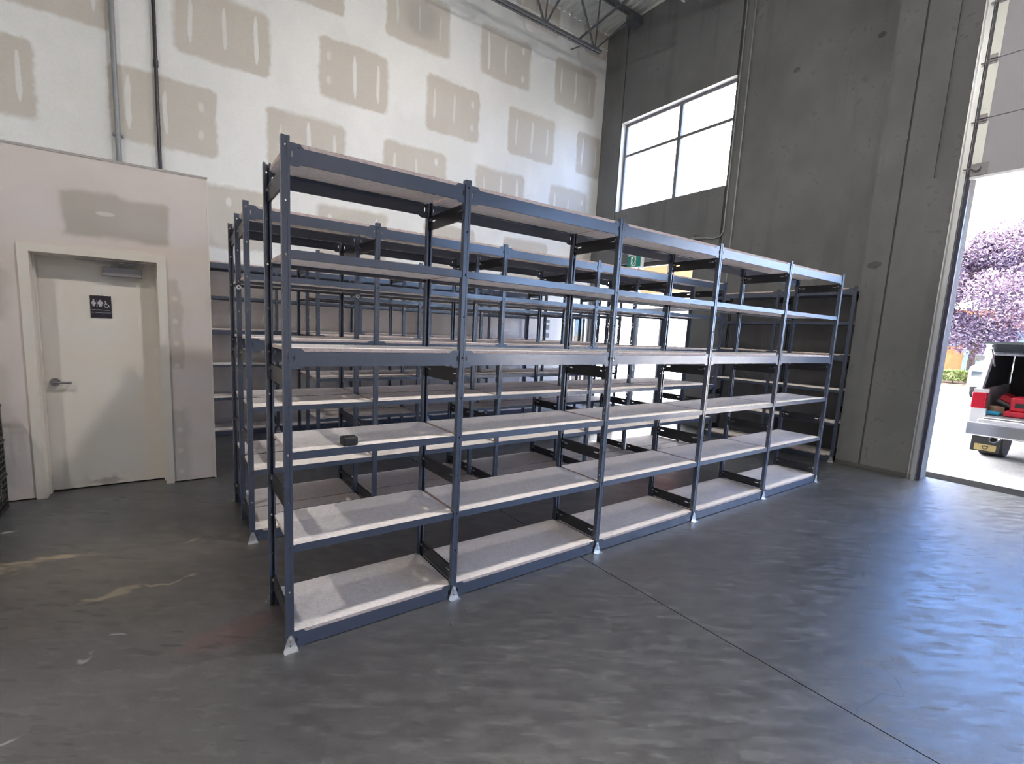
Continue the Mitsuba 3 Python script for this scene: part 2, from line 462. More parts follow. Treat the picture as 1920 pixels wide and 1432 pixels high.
for y, z, r in ((0.60, 5.77, 0.05), (1.62, 5.75, 0.05)):
    c = affinity.scale(Point(y, z).buffer(r, 5), 0.9, 0.75)
    put(wf, 'plug', ext_yz(c, XF - 0.002, XF), 'm_plug')

wp = struct('wall_door', 'lighter concrete pilaster beside the overhead door')
put(wp, 'panel', box(XP, 8.0, 0.03, 0.29, 0, ZC + .1), 'm_concrete')
pocket = Polygon([(-0.27, 3.63), (-0.27, 8.2), (-0.50, 8.2), (-0.50, 3.60)])
put(wp, 'panel', ext_yz(sbox(-0.58, 0, 0.01, ZC + .1).difference(pocket), XP, 7.58), 'm_concrete')
put(wp, 'pocket_back', box(XP + 0.035, XP + 0.04, -0.51, -0.26, 3.55, ZC), 'm_concrete')
put(wp, 'joint', box(XP + 0.02, 7.56, 0.005, 0.035, 0, ZC), 'm_plug')
put(wp, 'lintel', box(7.32, 7.58, -4.4, -0.58, 3.72, ZC + .1), 'm_concrete')
put(wp, 'panel', box(XP, 7.58, -5.4, -4.3, 0, ZC + .1), 'm_concrete')
put(wp, 'panel', box(XP, 7.58, YR, -9.2, 0, ZC + .1), 'm_concrete')
put(wp, 'lintel', box(7.32, 7.58, -9.2, -5.4, 4.3, ZC + .1), 'm_concrete')
qf = affinity.scale(Point(0, 0).buffer(0.055, 6), 1, 0.85).union(Point(0.04, 0.0).buffer(0.035, 5)).union(Point(-0.045, 0.01).buffer(0.028, 5))
put(wp, 'plug', ext_yz(affinity.translate(qf, 0.17, 2.66), XP - 0.003, XP), 'm_plug')
put(wp, 'base_strip', box(XP - 0.006, XP, -0.58, 0.29, 0.0, 0.045), 'm_plug')

wr = struct('wall_right', 'side wall behind the camera')
put(wr, 'panel', box(XB, 8.0, YR - 0.2, YR, 0, ZC + .1), 'm_shell')
wb = struct('wall_back', 'rear wall of the unit')
put(wb, 'panel', box(XB - 0.2, XB, YR, 5.6, 0, ZC + .1), 'm_shell')

# corrugated roof deck: ribs run along y
ce = struct('ceiling', 'corrugated steel roof deck')


def deck_panel(x0, x1):
    prof, x = [], x0
    while x < x1 - 1e-6:
        for dx, dz in ((0, 0), (0.060, 0), (0.075, 0.045), (0.138, 0.045)):
            prof.append((x + dx, ZC + dz))
        x += 0.153
    prof.append((x1, ZC))
    prof = np.array(prof)
    n = len(prof)
    v = np.vstack([np.c_[prof[:, 0], np.full(n, YR), prof[:, 1]], np.c_[prof[:, 0], np.full(n, YL + 0.1), prof[:, 1]]])
    i = np.arange(n - 1)
    f = np.vstack([np.c_[i, i + 1, i + n + 1], np.c_[i, i + n + 1, i + n]])
    return trimesh.Trimesh(v, f, process=False)


W = 0.153 * 6
x = XB - 0.1
while x < 8.0:
    put(ce, 'deck_sheet', deck_panel(x, x + W), 'm_deck')
    x += W
put(ce, 'roof_insulation', box(XB - .2, 8.0, YR - .2, 5.7, ZC + 0.08, ZC + 0.2), 'm_shell')
put(ce, 'rib_closure', cat([box(3.0 + 0.153 * i + 0.075, 3.0 + 0.153 * i + 0.138, YL - 0.02, YL + 0.02, ZC - 0.005, ZC + 0.05) for i in range(31)]), 'm_paper')


def joist(y, label):
    k = thing('roof_joist', label, 'roof joist', 'roof joists')
    for s in (-1, 1):
        put(k, 'top_chord', box(XB, XF - 0.02, y + s * 0.028 - 0.022, y + s * 0.028 + 0.022, 7.93, 7.99), 'm_joist')
        put(k, 'bottom_chord', box(XB, 6.70, y + s * 0.028 - 0.020, y + s * 0.028 + 0.020, 6.96, 7.005), 'm_joist')
    put(k, 'bearing_seat', box(7.45, 7.745, y - 0.09, y + 0.09, 7.80, 7.93), 'm_joist')
    nodes = [6.55 - 1.25 * i for i in range(13)]
    for i, xn in enumerate(nodes):
        put(k, 'web', bar((xn + 0.02, y, 7.0), (xn + 0.55 if i else 7.55, y, 7.93), 0.03, 0.03), 'm_joist')
        put(k, 'web', bar((xn - 0.02, y, 7.0), (xn - 0.55, y, 7.93), 0.03, 0.03), 'm_joist')
        put(k, 'web', bar((xn, y, 7.0), (xn + 0.06, y, 7.93), 0.022, 0.022), 'm_joist')
    return k


joist(4.70, 'dark open-web steel roof joist running above the drywall, nearest the drywall')
for y, n in zip((2.9, 1.1, -0.7, -2.5, -4.3, -6.1, -7.9, -9.7), ('second', 'third', 'fourth', 'fifth', 'sixth', 'seventh', 'eighth', 'ninth')):
    joist(y, f'dark open-web steel roof joist, {n} from the drywall')
single('bridging_angle', cat([bar((6.83, YL, 7.60), (6.88, 2.92, 7.92), 0.05, 0.006), bar((6.86, YL, 7.62), (6.91, 2.92, 7.94), 0.006, 0.05)]), 'm_joist',
       'dark steel bridging angle from the drywall to the roof joist', 'steel angle')
single('brace_angle', cat([bar((6.69, YL - 0.004, 7.39), (6.63, 5.10, 7.27), 0.05, 0.006)]), 'm_joist', 'small dark bracket angle on the drywall below the roof joist end', 'steel angle')

# restroom box
w3 = struct('wall_restroom', 'low beige restroom wall with a grey mud patch above its door')
YW, YD = 3.06, 3.22
opening = sbox(-1.385, -0.2, -0.515, 2.105)
put(w3, 'board', ext_xz(sbox(-4.0, 0.010, -0.09, 2.915).difference(opening), YW, YD + 0.04), 'm_restroom_wall')
put(w3, 'side_board', box(-0.19, -0.09, YD + 0.04, YL, 0, 2.915), 'm_restroom_wall')
put(w3, 'side_board', box(-4.1, -4.0, YW, YL, 0, 2.915), 'm_restroom_wall')
put(w3, 'lid', box(-4.1, -0.085, YW - 0.004, YL, 2.915, 2.935), 'm_cap')
put(w3, 'corner_bead', box(-0.097, -0.086, YW - 0.004, YW + 0.01, 0, 2.915), 'm_door_frame')

d1 = struct('door_1', 'cream restroom door with restroom sign')
put(d1, 'leaf', box(-1.382, -0.518, YD, YD + 0.035, 0.012, 2.10), 'm_door')
fr = Polygon([(-1.455, 0), (-1.455, 2.165), (-0.445, 2.165), (-0.445, 0), (-0.515, 0), (-0.515, 2.10), (-1.385, 2.10), (-1.385, 0)])
put(d1, 'frame', ext_xz(fr, YW - 0.018, YD - 0.0), 'm_door_frame')
stop = Polygon([(-1.385, 0), (-1.385, 2.10), (-0.515, 2.10), (-0.515, 0), (-0.528, 0), (-0.528, 2.087), (-1.372, 2.087), (-1.372, 0)])
put(d1, 'stop', ext_xz(stop, YD - 0.06, YD - 0.012), 'm_door_frame')
hd = put(d1, 'handle', cat([cyl((-1.305, YD, 1.0), (-1.305, YD - 0.02, 1.0), 0.036, 24), cyl((-1.305, YD - 0.02, 1.0), (-1.305, YD - 0.05, 1.0), 0.013, 16),
                            tube([(-1.305, YD - 0.05, 1.0), (-1.27, YD - 0.056, 0.997), (-1.205, YD - 0.054, 0.995), (-1.195, YD - 0.02, 0.993)], 0.010, 10)]), 'm_handle', smooth=40, label='satin metal lever handle')
put(d1, 'closer', cat([rbox(-0.925, -0.635, YD - 0.075, YD, 1.955, 2.035, 0.006), box(-0.86, -0.80, YD - 0.06, YD - 0.03, 2.035, 2.055),
                       bar((-0.83, YD - 0.045, 2.055), (-0.62, YD - 0.11, 2.062), 0.03, 0.008), bar((-0.62, YD - 0.11, 2.068), (-1.10, YD - 0.09, 2.078), 0.022, 0.008),
                       cyl((-0.745, YD - 0.085, 2.05), (-0.745, YD - 0.085, 2.08), 0.014, 12)]), 'm_closer', label='grey metal door closer with its arm')

# restroom sign
sg = thing('restroom_sign', 'black square restroom sign with grey figures on the cream door', 'sign')
SY = YD - 0.001
put(sg, 'plate', box(-1.028, -0.876, SY - 0.006, SY, 1.580, 1.778), 'm_sign_black')


def fig(cx, cz, s, skirt):
    h = Point(cx, cz + 0.86 * s).buffer(0.12 * s, 6)
    if skirt:
        b = Polygon([(cx - .16 * s, cz + .70 * s), (cx + .16 * s, cz + .70 * s), (cx + .34 * s, cz + .36 * s), (cx + .27 * s, cz + .24 * s), (cx + .16 * s, cz + .24 * s), (cx + .14 * s, cz - .1 * s), (cx - .14 * s, cz - .1 * s), (cx - .16 * s, cz + .24 * s), (cx - .27 * s, cz + .24 * s), (cx - .34 * s, cz + .36 * s)])
    else:
        b = Polygon([(cx - .26 * s, cz + .70 * s), (cx + .26 * s, cz + .70 * s), (cx + .34 * s, cz + .55 * s), (cx + .32 * s, cz + .25 * s), (cx + .20 * s, cz + .25 * s), (cx + .18 * s, cz - .1 * s), (cx - .18 * s, cz - .1 * s), (cx - .20 * s, cz + .25 * s), (cx - .32 * s, cz + .25 * s), (cx - .34 * s, cz + .55 * s)])
    return [ext_xz(h, SY - 0.0075, SY - 0.006), ext_xz(b, SY - 0.0075, SY - 0.006)]


put(sg, 'figure', cat(fig(-1.003, 1.688, 0.057, True)), 'm_sign_grey', label='grey pictogram of a woman')
put(sg, 'figure', cat(fig(-0.955, 1.686, 0.057, False)), 'm_sign_grey', label='grey pictogram of a man')
put(sg, 'divider', cat([box(-0.9805, -0.9775, SY - .0075, SY - .006, 1.676, 1.740), box(-1.018, -0.886, SY - .0075, SY - .006, 1.647, 1.651)]), 'm_sign_grey')
ring = Point(-0.911, 1.692).buffer(0.019, 8).difference(Point(-0.911, 1.692).buffer(0.0135, 8)).difference(sbox(-0.905, 1.697, -0.88, 1.72))
put(sg, 'wheelchair_symbol', cat([ext_xz(ring, SY - .0075, SY - .006), ext_xz(Point(-0.918, 1.726).buffer(0.006, 6), SY - .0075, SY - .006),
                                  ext_xz(Polygon([(-0.921, 1.719), (-0.915, 1.719), (-0.912, 1.703), (-0.898, 1.701), (-0.888, 1.682), (-0.882, 1.684), (-0.884, 1.678), (-0.893, 1.677), (-0.902, 1.695), (-0.917, 1.697)]), SY - .0075, SY - .006)]), 'm_sign_grey')
from meshkit import text_mesh
tm = text_mesh('ALL GENDER RESTROOM', 0.0085, 0.0012)
v = tm.vertices
tm.vertices = np.stack([v[:, 0] - (v[:, 0].min() + v[:, 0].max()) / 2 - 0.952, SY - 0.006 - v[:, 2], v[:, 1] + 1.622], 1)
tm.faces = tm.faces[:, ::-1] if False else tm.faces
put(sg, 'lettering', tm, 'm_sign_grey')

# conduits on the drywall above the restroom
k = thing('grey_conduit', 'grey metal conduit running up the drywall above the restroom', 'conduit')
put(k, 'pipe', cyl((-0.885, YL - 0.07, 2.935), (-0.885, YL - 0.07, ZC), 0.030, 16), 'm_conduit', smooth=40)
put(k, 'coupling', cyl((-0.885, YL - 0.07, 3.84), (-0.885, YL - 0.07, 3.88), 0.037, 16), 'm_conduit', smooth=40)
put(k, 'strap', box(-0.94, -0.83, YL - 0.075, YL - 0.002, 3.84, 3.862), 'm_conduit')
k = thing('black_pipe', 'thin glossy black pipe on the drywall above the restroom corner', 'pipe')
put(k, 'pipe', cyl((-0.455, YL - 0.05, 2.935), (-0.455, YL - 0.05, ZC), 0.022, 16), 'm_black_pipe', smooth=40)
put(k, 'coupling', cyl((-0.455, YL - 0.05, 4.78), (-0.455, YL - 0.05, 4.86), 0.030, 16), 'm_black_pipe', smooth=40)

# conduits on the window wall
k = thing('wall_conduit', 'grey conduit right of the high window that bends toward the exit sign', 'conduit')
put(k, 'pipe', tube([(XF - 0.02, 2.49, ZC), (XF - 0.02, 2.49, 3.50), (XF - 0.02, 2.54, 3.42), (XF - 0.02, 2.66, 3.40), (XF - 0.02, 2.80, 3.43), (XF - 0.08, 3.05, 3.45)], 0.012, 8), 'm_conduit', smooth=40)
put(k, 'coupling', cyl((XF - 0.02, 2.49, 3.96), (XF - 0.02, 2.49, 4.0), 0.017, 10), 'm_conduit', smooth=40)
put(k, 'coupling', cyl((XF - 0.02, 2.49, 6.72), (XF - 0.02, 2.49, 6.76), 0.017, 10), 'm_conduit', smooth=40)
k = thing('wall_conduit', 'straight grey conduit on the concrete wall, right of the bent one', 'conduit')
put(k, 'pipe', cyl((XF - 0.02, 2.345, 1.2), (XF - 0.02, 2.345, ZC), 0.012, 8), 'm_conduit', smooth=40)
put(k, 'coupling', cyl((XF - 0.02, 2.345, 5.9), (XF - 0.02, 2.345, 5.94), 0.017, 10), 'm_conduit', smooth=40)

# high window
w1 = struct('window_1', 'high four-pane window in the concrete wall')
XW = 7.87


def wbar(y0, y1, z0, z1, x0=XW + 0.0, x1=XW + 0.05): return box(x0, x1, y0, y1, z0, z1)


put(w1, 'frame', cat([wbar(2.56, 4.945, 6.00, 6.06), wbar(2.56, 4.945, 4.26, 4.32), wbar(2.56, 2.61, 4.26, 6.06), wbar(4.885, 4.945, 4.26, 6.06)]), 'm_window_frame')
put(w1, 'mullion', wbar(3.61, 3.675, 4.32, 6.00), 'm_window_frame')
put(w1, 'transom', cat([wbar(2.61, 3.61, 5.385, 5.435), wbar(3.675, 4.885, 5.385, 5.435)]), 'm_window_frame')
for y0, y1, z0, z1 in ((2.61, 3.61, 4.32, 5.385), (2.61, 3.61, 5.435, 6.0), (3.675, 4.885, 4.32, 5.385), (3.675, 4.885, 5.435, 6.0)):
    v = np.array([[XW + .02, y0, z0], [XW + .02, y1, z0], [XW + .02, y1, z1], [XW + .02, y0, z1]])
    put(w1, 'pane', trimesh.Trimesh(v, [[0, 2, 1], [0, 3, 2]], process=False), 'm_glass')

put(w1, 'reveal_lining', cat([box(XF, XW, 2.56, 4.945, 6.055, 6.062), box(XF, XW, 4.938, 4.946, 4.26, 6.06)]), 'm_white')

# storefront
w2 = struct('window_2', 'bright ground-floor storefront glazing behind the shelving')
XS = 7.86
put(w2, 'header', box(XS - 0.05, XS + 0.08, 3.0, 5.45, 3.05, 3.13), 'm_dark_frame')
posts = [3.0, 3.53, 4.24, 4.85, 5.39]
for y in posts:
    put(w2, 'mullion', box(XS - 0.04, XS + 0.07, y, y + 0.055, 0, 3.05), 'm_alu')
put(w2, 'transom', cat([box(XS - 0.04, XS + 0.07, a + .055, b, 2.14, 2.20) for a, b in zip(posts[:-1], posts[1:])]), 'm_alu')
put(w2, 'sill', cat([box(XS - 0.04, XS + 0.07, a + .055, b, 0.0, 0.12) for a, b in zip(posts[:-1], posts[1:]) if a != 3.53]), 'm_alu')
for a, b in zip(posts[:-1], posts[1:]):
    for z0, z1 in ((0.12, 2.14), (2.20, 3.05)):
        if a == 3.53 and z0 < 1: continue
        v = np.array([[XS, a + .055, z0], [XS, b, z0], [XS, b, z1], [XS, a + .055, z1]])
        put(w2, 'pane', trimesh.Trimesh(v, [[0, 2, 1], [0, 3, 2]], process=False), 'm_glass')
put(w2, 'end_post', box(XF, 8.0, 5.445, YL, 0, 3.13), 'm_concrete')
d2 = struct('door_2', 'aluminium and glass entrance door in the storefront')
fr = sbox(3.59, 0.01, 4.235, 2.135).difference(sbox(3.66, 0.22, 4.165, 2.05))
put(d2, 'frame', ext_yz(fr, XS - 0.02, XS + 0.03), 'm_alu')
v = np.array([[XS, 3.66, .22], [XS, 4.165, .22], [XS, 4.165, 2.05], [XS, 3.66, 2.05]])
put(d2, 'pane', trimesh.Trimesh(v, [[0, 2, 1], [0, 3, 2]], process=False), 'm_glass')
put(d2, 'pull_handle', tube([(XS - .02, 4.19, 0.90), (XS - .07, 4.19, 0.92), (XS - .07, 4.19, 1.12), (XS - .02, 4.19, 1.14)], 0.012, 8), 'm_alu', smooth=40)

# glazed side door in the drywall near the corner
d3 = struct('door_3', 'framed glass panel in the drywall near the corner')
fr = sbox(7.10, 0.02, 7.68, 2.06).difference(sbox(7.14, 0.08, 7.27, 1.98)).difference(sbox(7.31, 0.08, 7.63, 1.98))
put(d3, 'frame', ext_xz(fr, YL - 0.02, YL + 0.05), 'm_alu')
for x0, x1 in ((7.14, 7.27), (7.31, 7.63)):
    v = np.array([[x0, YL + .01, .08], [x1, YL + .01, .08], [x1, YL + .01, 1.98], [x0, YL + .01, 1.98]])
    put(d3, 'pane', trimesh.Trimesh(v, [[0, 2, 1], [0, 3, 2]], process=False), 'm_glass')
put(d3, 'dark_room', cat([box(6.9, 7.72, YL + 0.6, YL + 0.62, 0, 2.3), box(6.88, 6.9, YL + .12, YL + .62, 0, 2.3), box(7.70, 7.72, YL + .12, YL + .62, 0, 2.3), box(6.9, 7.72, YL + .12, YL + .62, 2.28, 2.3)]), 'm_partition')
nb = thing('notice_sheet', 'tall sheet of notices on the drywall left of the glass panel', 'notice')
put(nb, 'sheet', box(6.40, 6.60, YL - 0.004, YL, 1.20, 1.93), 'm_paper')
for z0, z1 in ((1.84, 1.90), (1.69, 1.80), (1.52, 1.62)):
    put(nb, 'print_block', box(6.45, 6.56, YL - 0.005, YL - 0.004, z0, z1), 'm_paper_dark')

# exit sign
es = thing('exit_sign', 'green and white running-man exit sign hung above the entrance', 'exit sign')
EX = 7.45
put(es, 'housing', box(EX, EX + 0.05, 3.905, 4.265, 2.99, 3.235), 'm_white')
put(es, 'face', box(EX - 0.003, EX, 3.945, 4.265, 3.005, 3.225), 'm_green')
put(es, 'door_mark', box(EX - 0.005, EX - 0.003, 4.055, 4.175, 3.02, 3.21), 'm_white')
man = [Point(4.105, 3.175).buffer(0.016, 6), Polygon([(4.125, 3.155), (4.10, 3.16), (4.085, 3.10), (4.11, 3.09), (4.135, 3.10)]),
       shapely.LineString([(4.10, 3.095), (4.085, 3.065), (4.105, 3.035)]).buffer(0.009, 3), shapely.LineString([(4.125, 3.095), (4.14, 3.06), (4.165, 3.04)]).buffer(0.009, 3),
       shapely.LineString([(4.10, 3.15), (4.075, 3.13), (4.07, 3.105)]).buffer(0.007, 3), shapely.LineString([(4.125, 3.15), (4.15, 3.14), (4.16, 3.115)]).buffer(0.007, 3)]
put(es, 'running_man', cat([ext_yz(g, EX - 0.007, EX - 0.005) for g in man]), 'm_green')
put(es, 'bracket', cat([box(EX + 0.015, EX + 0.035, 4.06, 4.10, 3.235, 3.31), box(EX + 0.015, XF - 0.06, 4.06, 4.10, 3.29, 3.31)]), 'm_white')
put(es, 'emergency_lamp', cat([rbox(EX, EX + 0.10, 4.18, 4.27, 3.25, 3.32, 0.02), rbox(EX, EX + 0.10, 4.02, 4.10, 3.26, 3.33, 0.02)]), 'm_paper')

# ------------------------------------------------------------------ overhead door
gd = struct('door_4', 'raised sectional overhead door, pale grey panels')
GX = 7.20
Y0, Y1 = -0.60, -4.36
for i in range(7):
    z0 = 3.545 + 0.612 * i
    z1 = z0 + 0.606
    prof = Polygon([(GX, z0), (GX + 0.045, z0), (GX + 0.045, z1), (GX, z1), (GX - 0.0, z1)])
    s = put(gd, 'section', box(GX, GX + 0.045, Y1, Y0, z0, z1), 'm_door_panel')
    put(gd, 'stile', cat([box(GX - 0.004, GX + 0.046, Y0 - 0.075, Y0 + 0.002, z0 + 0.01, z1 - 0.03)] + [cyl((GX - .004, Y0 - .04, z0 + zz), (GX - .008, Y0 - .04, z0 + zz), 0.008, 8) for zz in (0.1, 0.3, 0.5)]), 'm_stile')
    put(gd, 'hinge', cat([box(GX - 0.012, GX, Y0 - 0.06, Y0 + 0.0, z1 - 0.045, z1 - 0.005), cyl((GX - .015, Y0 - .06, z1 - .02), (GX - .015, Y0 + 0.06, z1 - .02), 0.008, 8), box(GX - 0.012, GX, Y0 - 0.06, Y0, z1 + 0.01, z1 + 0.05)]), 'm_closer')
put(gd, 'bottom_seal', box(GX - 0.004, GX + 0.05, Y1, Y0, 3.52, 3.545), 'm_alu')
put(gd, 'bottom_bracket', cat([box(GX - 0.012, GX, Y0 - 0.13, Y0 + 0.0, 3.55, 3.68), cyl((GX - 0.05, Y0 - 0.05, 3.63), (GX, Y0 - 0.05, 3.63), 0.032, 16), cyl((GX - .02, Y0 - .05, 3.63), (GX - .02, Y0 + .06, 3.63), 0.008, 8)]), 'm_closer')
put(gd, 'track', cat([box(7.215, 7.285, -0.530, -0.526, 0.0, ZC), box(7.215, 7.219, -0.560, -0.526, 0.0, ZC), box(7.275, 7.279, -0.560, -0.526, 0.0, ZC)]), 'm_galv', label='vertical galvanised door track')
put(gd, 'track_angle', cat([box(7.284, 7.29, -0.575, -0.475, 0.0, ZC), box(7.225, 7.29, -0.500, -0.494, 0.0, ZC)]), 'm_galv')
put(gd, 'seal', box(7.25, 7.29, -0.60, -0.565, 0.0, ZC), 'm_track_dark')
put(gd, 'track', cat([box(7.215, 7.285, -4.43, -4.426, 0.0, ZC), box(7.215, 7.219, -4.43, -4.396, 0.0, ZC)]), 'm_galv')

# ------------------------------------------------------------------ lamps: high-bay lights under the joists (above the frame)


def high_bay(x, y, label, power=1.0):
    k = thing('high_bay_light', label, 'ceiling light', 'high-bay lights')
    put(k, 'housing', cyl((x, y, 6.60), (x, y, 6.78), 0.17, 24, 0.10), 'm_closer')
    put(k, 'hanger', cyl((x, y, 6.78), (x, y, ZC), 0.01, 8), 'm_closer')
    lens = trimesh.creation.revolve(np.array([[0.0, -0.10], [0.10, -0.085], [0.16, -0.04], [0.18, 0.0]]), sections=24)
    lens.apply_translation([x, y, 6.60])
    if lens.face_normals[:, 2].mean() > 0: lens.invert()
    put(k, 'lens', lens, 'm_white', emitter={'type': 'area', 'radiance': rgb((LAMP * power, LAMP * 0.945 * power, LAMP * 0.86 * power))})


high_bay(2.6, -0.9, 'round high-bay light hung over the aisle before the front shelving run', 1.2)
high_bay(3.0, 2.7, 'round high-bay light hung over the shelving rows, dimmer', 0.27)
high_bay(-4.2, -0.9, 'round high-bay light hung over the rear of the unit by the restroom', 0.8)
high_bay(2.6, -6.2, 'round high-bay light hung behind the camera toward the overhead door', 0.3)
high_bay(-4.2, -6.2, 'round high-bay light hung in the far rear corner', 0.3)

# ------------------------------------------------------------------ shelving
W36, W48, DEP, HGT = 0.934, 1.244, 0.468, 2.40
BTOP = [0.090, 0.540, 1.000, 1.490, 1.925, 2.378]          # board tops
TALL = [True, False, False, True, False, True]
BT = 0.017
PLATE_Z = [0.100, 0.697, 1.302, 2.207]


def post_mesh():
    """slotted rivet post: front face towards -v, centre strip recessed, flanges back"""
    w, d, t = 0.0178, 0.032, 0.002
    cz = [0.075 + 0.2286 * i for i in range(11)]
    strip = sbox(-0.0065, 0.004, 0.0065, HGT)
    strip = strip.difference(shapely.union_all([Point(0, z).buffer(0.0052, 2) for z in cz]))
    ms = [ext_xz(strip, 0.0018, 0.0034)]
    for s in (-1, 1):
        a, b = sorted((s * 0.0065, s * w))
        ms.append(ext_xz(Polygon([(a, 0.004), (b, 0.004), (b, HGT), (a, HGT - 0.0)]), 0.0, 0.0020))
        fl_ = sbox(0.0, 0.004, d, HGT)
        sl = shapely.union_all([slot(0.016, z + 0.06 + dz, 0.006, 0.020) for z in cz for dz in (0, 0.045)])
        ms.append(ext_yz(fl_.difference(sl), s * w - (t if s > 0 else 0), s * w + (0 if s > 0 else t)))
        c, e = sorted((s * (w - 0.010), s * w))
        ms.append(box(c, e, d - t, d, 0.004, HGT))
    return cat(ms)


def beam_mesh(L, tall):
    if tall:
        h, zt = 0.068, 0.0
        e = 0.055
        p = Polygon([(0, 0.016), (e - 0.012, 0.016), (e + 0.004, 0), (L - e - 0.004, 0), (L - e + 0.012, 0.016), (L, 0.016), (L, -h - 0.012),
                     (L - e + 0.020, -h - 0.012), (L - e + 0.006, -h), (e - 0.006, -h), (e - 0.020, -h - 0.012), (0, -h - 0.012)])
        for cx in (0.010, L - 0.010):
            p = p.difference(slot(cx, -0.030, 0.009, 0.026))
        for cx in (0.036, L - 0.036):
            p = p.difference(Point(cx, -0.001).buffer(0.0035, 2))
        return cat([ext_xz(p, 0.006, 0.0085), box(0.03, L - 0.03, 0.0085, 0.034, -0.0025, 0.0), box(0.045, L - 0.045, 0.0085, 0.016, -h, -h + 0.002)])
    h = 0.038
    p = Polygon([(0, -0.004), (0.02, 0), (L - 0.02, 0), (L, -0.004), (L, -h + 0.004), (L - .02, -h), (0.02, -h), (0, -h + 0.004)])
    return cat([ext_xz(p, 0.005, 0.0075), box(0.0, L, 0.0075, 0.030, -h, -h + 0.002), box(0.03, L - 0.03, 0.0075, 0.032, -0.0205, -0.0185)])


def board_mesh(L, D):
    """L between post centres; notched round the posts; top at z = 0"""
    g, nx, ny = 0.011, 0.0215, 0.036
    p = sbox(g, 0.0095, L - g, D - 0.0095)
    for x0, x1 in ((0, nx), (L - nx, L)):
        for y0, y1 in ((0, ny), (D - ny, D)):
            p = p.difference(sbox(x0, y0, x1, y1))
    m = ext(p, BT)
    m.apply_translation([0, 0, -BT])
    return m


def plate_mesh(D):
    h = 0.082
    p = sbox(0.030, 0, D - 0.030, h)
    p = p.difference(slot(0.078, h * 0.60, 0.040, 0.010)).difference(slot(D - 0.078, h * 0.60, 0.040, 0.010))
    for y in (0.040, D - 0.040):
        p = p.difference(Point(y, h * 0.32).buffer(0.004, 2))
    m = ext_yz(p, -0.001, 0.001)
    return cat([m, box(0.0, 0.012, 0.034, D - 0.034, h - 0.002, h), box(0.0, 0.012, 0.034, D - 0.034, 0, 0.002)])


def foot_mesh():
    p = Polygon([(-0.034, 0.003), (0.034, 0.003), (0.012, 0.070), (0.006, 0.080), (-0.006, 0.080), (-0.012, 0.070)])
    p = p.difference(slot(0, 0.050, 0.006, 0.014)).difference(slot(0, 0.024, 0.006, 0.010))
    m = ext_xz(p, -0.0045, -0.0020)
    return cat([m, box(-0.034, 0.034, -0.030, -0.002, 0.0005, 0.003), cyl((0, -0.0045, 0.060), (0, -0.010, 0.060), 0.007, 8)])


def bolt_mesh():
    return cat([cyl((-0.006, 0, 0), (0.006, 0, 0), 0.008, 8)])


P_POST = mikit.ply(post_mesh(), 'm_steel')
P_BEAM = {(L, t): mikit.ply(beam_mesh(L - 0.0385, t), 'm_steel') for L in (W36, W48) for t in (True, False)}
P_BOARD = {L: mikit.ply(board_mesh(L, DEP), 'm_board') for L in (W36, W48)}
P_PLATE = mikit.ply(plate_mesh(DEP), 'm_steel_dark')
P_FOOT = mikit.ply(foot_mesh(), 'm_galv')
P_BOLT = mikit.ply(bolt_mesh(), 'm_bolt')
wash = trimesh.creation.annulus(0.007, 0.017, 0.004, sections=16)
wash.apply_transform(trimesh.transformations.rotation_matrix(math.pi / 2, [1, 0, 0]))
P_WASH = mikit.ply(wash, 'm_washer')


def shelving(name, label, base, bays, rows, washers=()):
    k = thing(name, label, 'shelving')
    us = np.concatenate([[0], np.cumsum(bays)])
    for i, u in enumerate(us):
        for r in range(rows + 1):
            back = r == rows
            v = r * DEP
            M = base @ T().translate([u, v, 0]) @ (T().rotate([0, 0, 1], 180) if back else T())
            p = put(k, 'post', P_POST, None, at=M)
            if r == 0 or back:
                put(k, 'foot_plate', P_FOOT, None, at=M)
                if count[f'{k}__foot_plate'] == 1: lab(f'{k}__foot_plate', 'small galvanised triangular foot plate')
            if r < rows:
                for zi in PLATE_Z:
                    tp = put(k, 'tie_plate', P_PLATE, None, at=base @ T().translate([u, v, zi]))
                    for vv in (0.040, DEP - 0.040):
                        put(tp, 'bolt', P_BOLT, None, at=base @ T().translate([u, v + vv, zi + 0.058]))
        if i in washers:
            put(k, 'washer', P_WASH, None, at=base @ T().translate([u, DEP - 0.004, 1.858]), label='pale round washer')
    for L, u in zip(bays, us):
        for zt, tall in zip(BTOP, TALL):
            zb = zt - BT - 0.001 if tall else zt - 0.0
            if not tall: zb = zt + 0.001
            for r in range(rows + 1):
                back = r == rows
                M = base @ T().translate([u + (L - 0.01925 if back else 0.01925), r * DEP, zb + (0.0 if not (0 < r < rows) else 0)]) @ (T().rotate([0, 0, 1], 180) if back else T())
                put(k, 'beam', P_BEAM[(L, tall)], None, at=M)
            for r in range(rows):
                put(k, 'shelf_board', P_BOARD[L], None, at=base @ T().translate([u, r * DEP, zt]))
    return k


shelving('shelving_run', 'long blue-grey steel shelving run nearest the camera, five bays of particleboard shelves', T(), [W36] + [W48] * 4, 1)
shelving('shelving_run', 'double-depth blue-grey shelving run just behind the front run', T().translate([0.015, 1.326, 0]), [W36] + [W48] * 4, 2, washers=(0, 1, 2, 3))
shelving('shelving_run', 'double-depth shelving run between the second run and the drywall shelving', T().translate([0.945, 3.05, 0]), [W48] * 4, 2, washers=(1, 2))
shelving('shelving_run', 'single shelving run standing along the drywall', T().translate([-0.06, 4.985, 0]), [W36] + [W48] * 4, 1)
shelving('shelving_run', 'dark shelving run against the concrete front wall by the overhead door', T().translate([7.20, 2.178, 0]) @ T().rotate([0, 0, 1], -90), [W36, W36], 1)

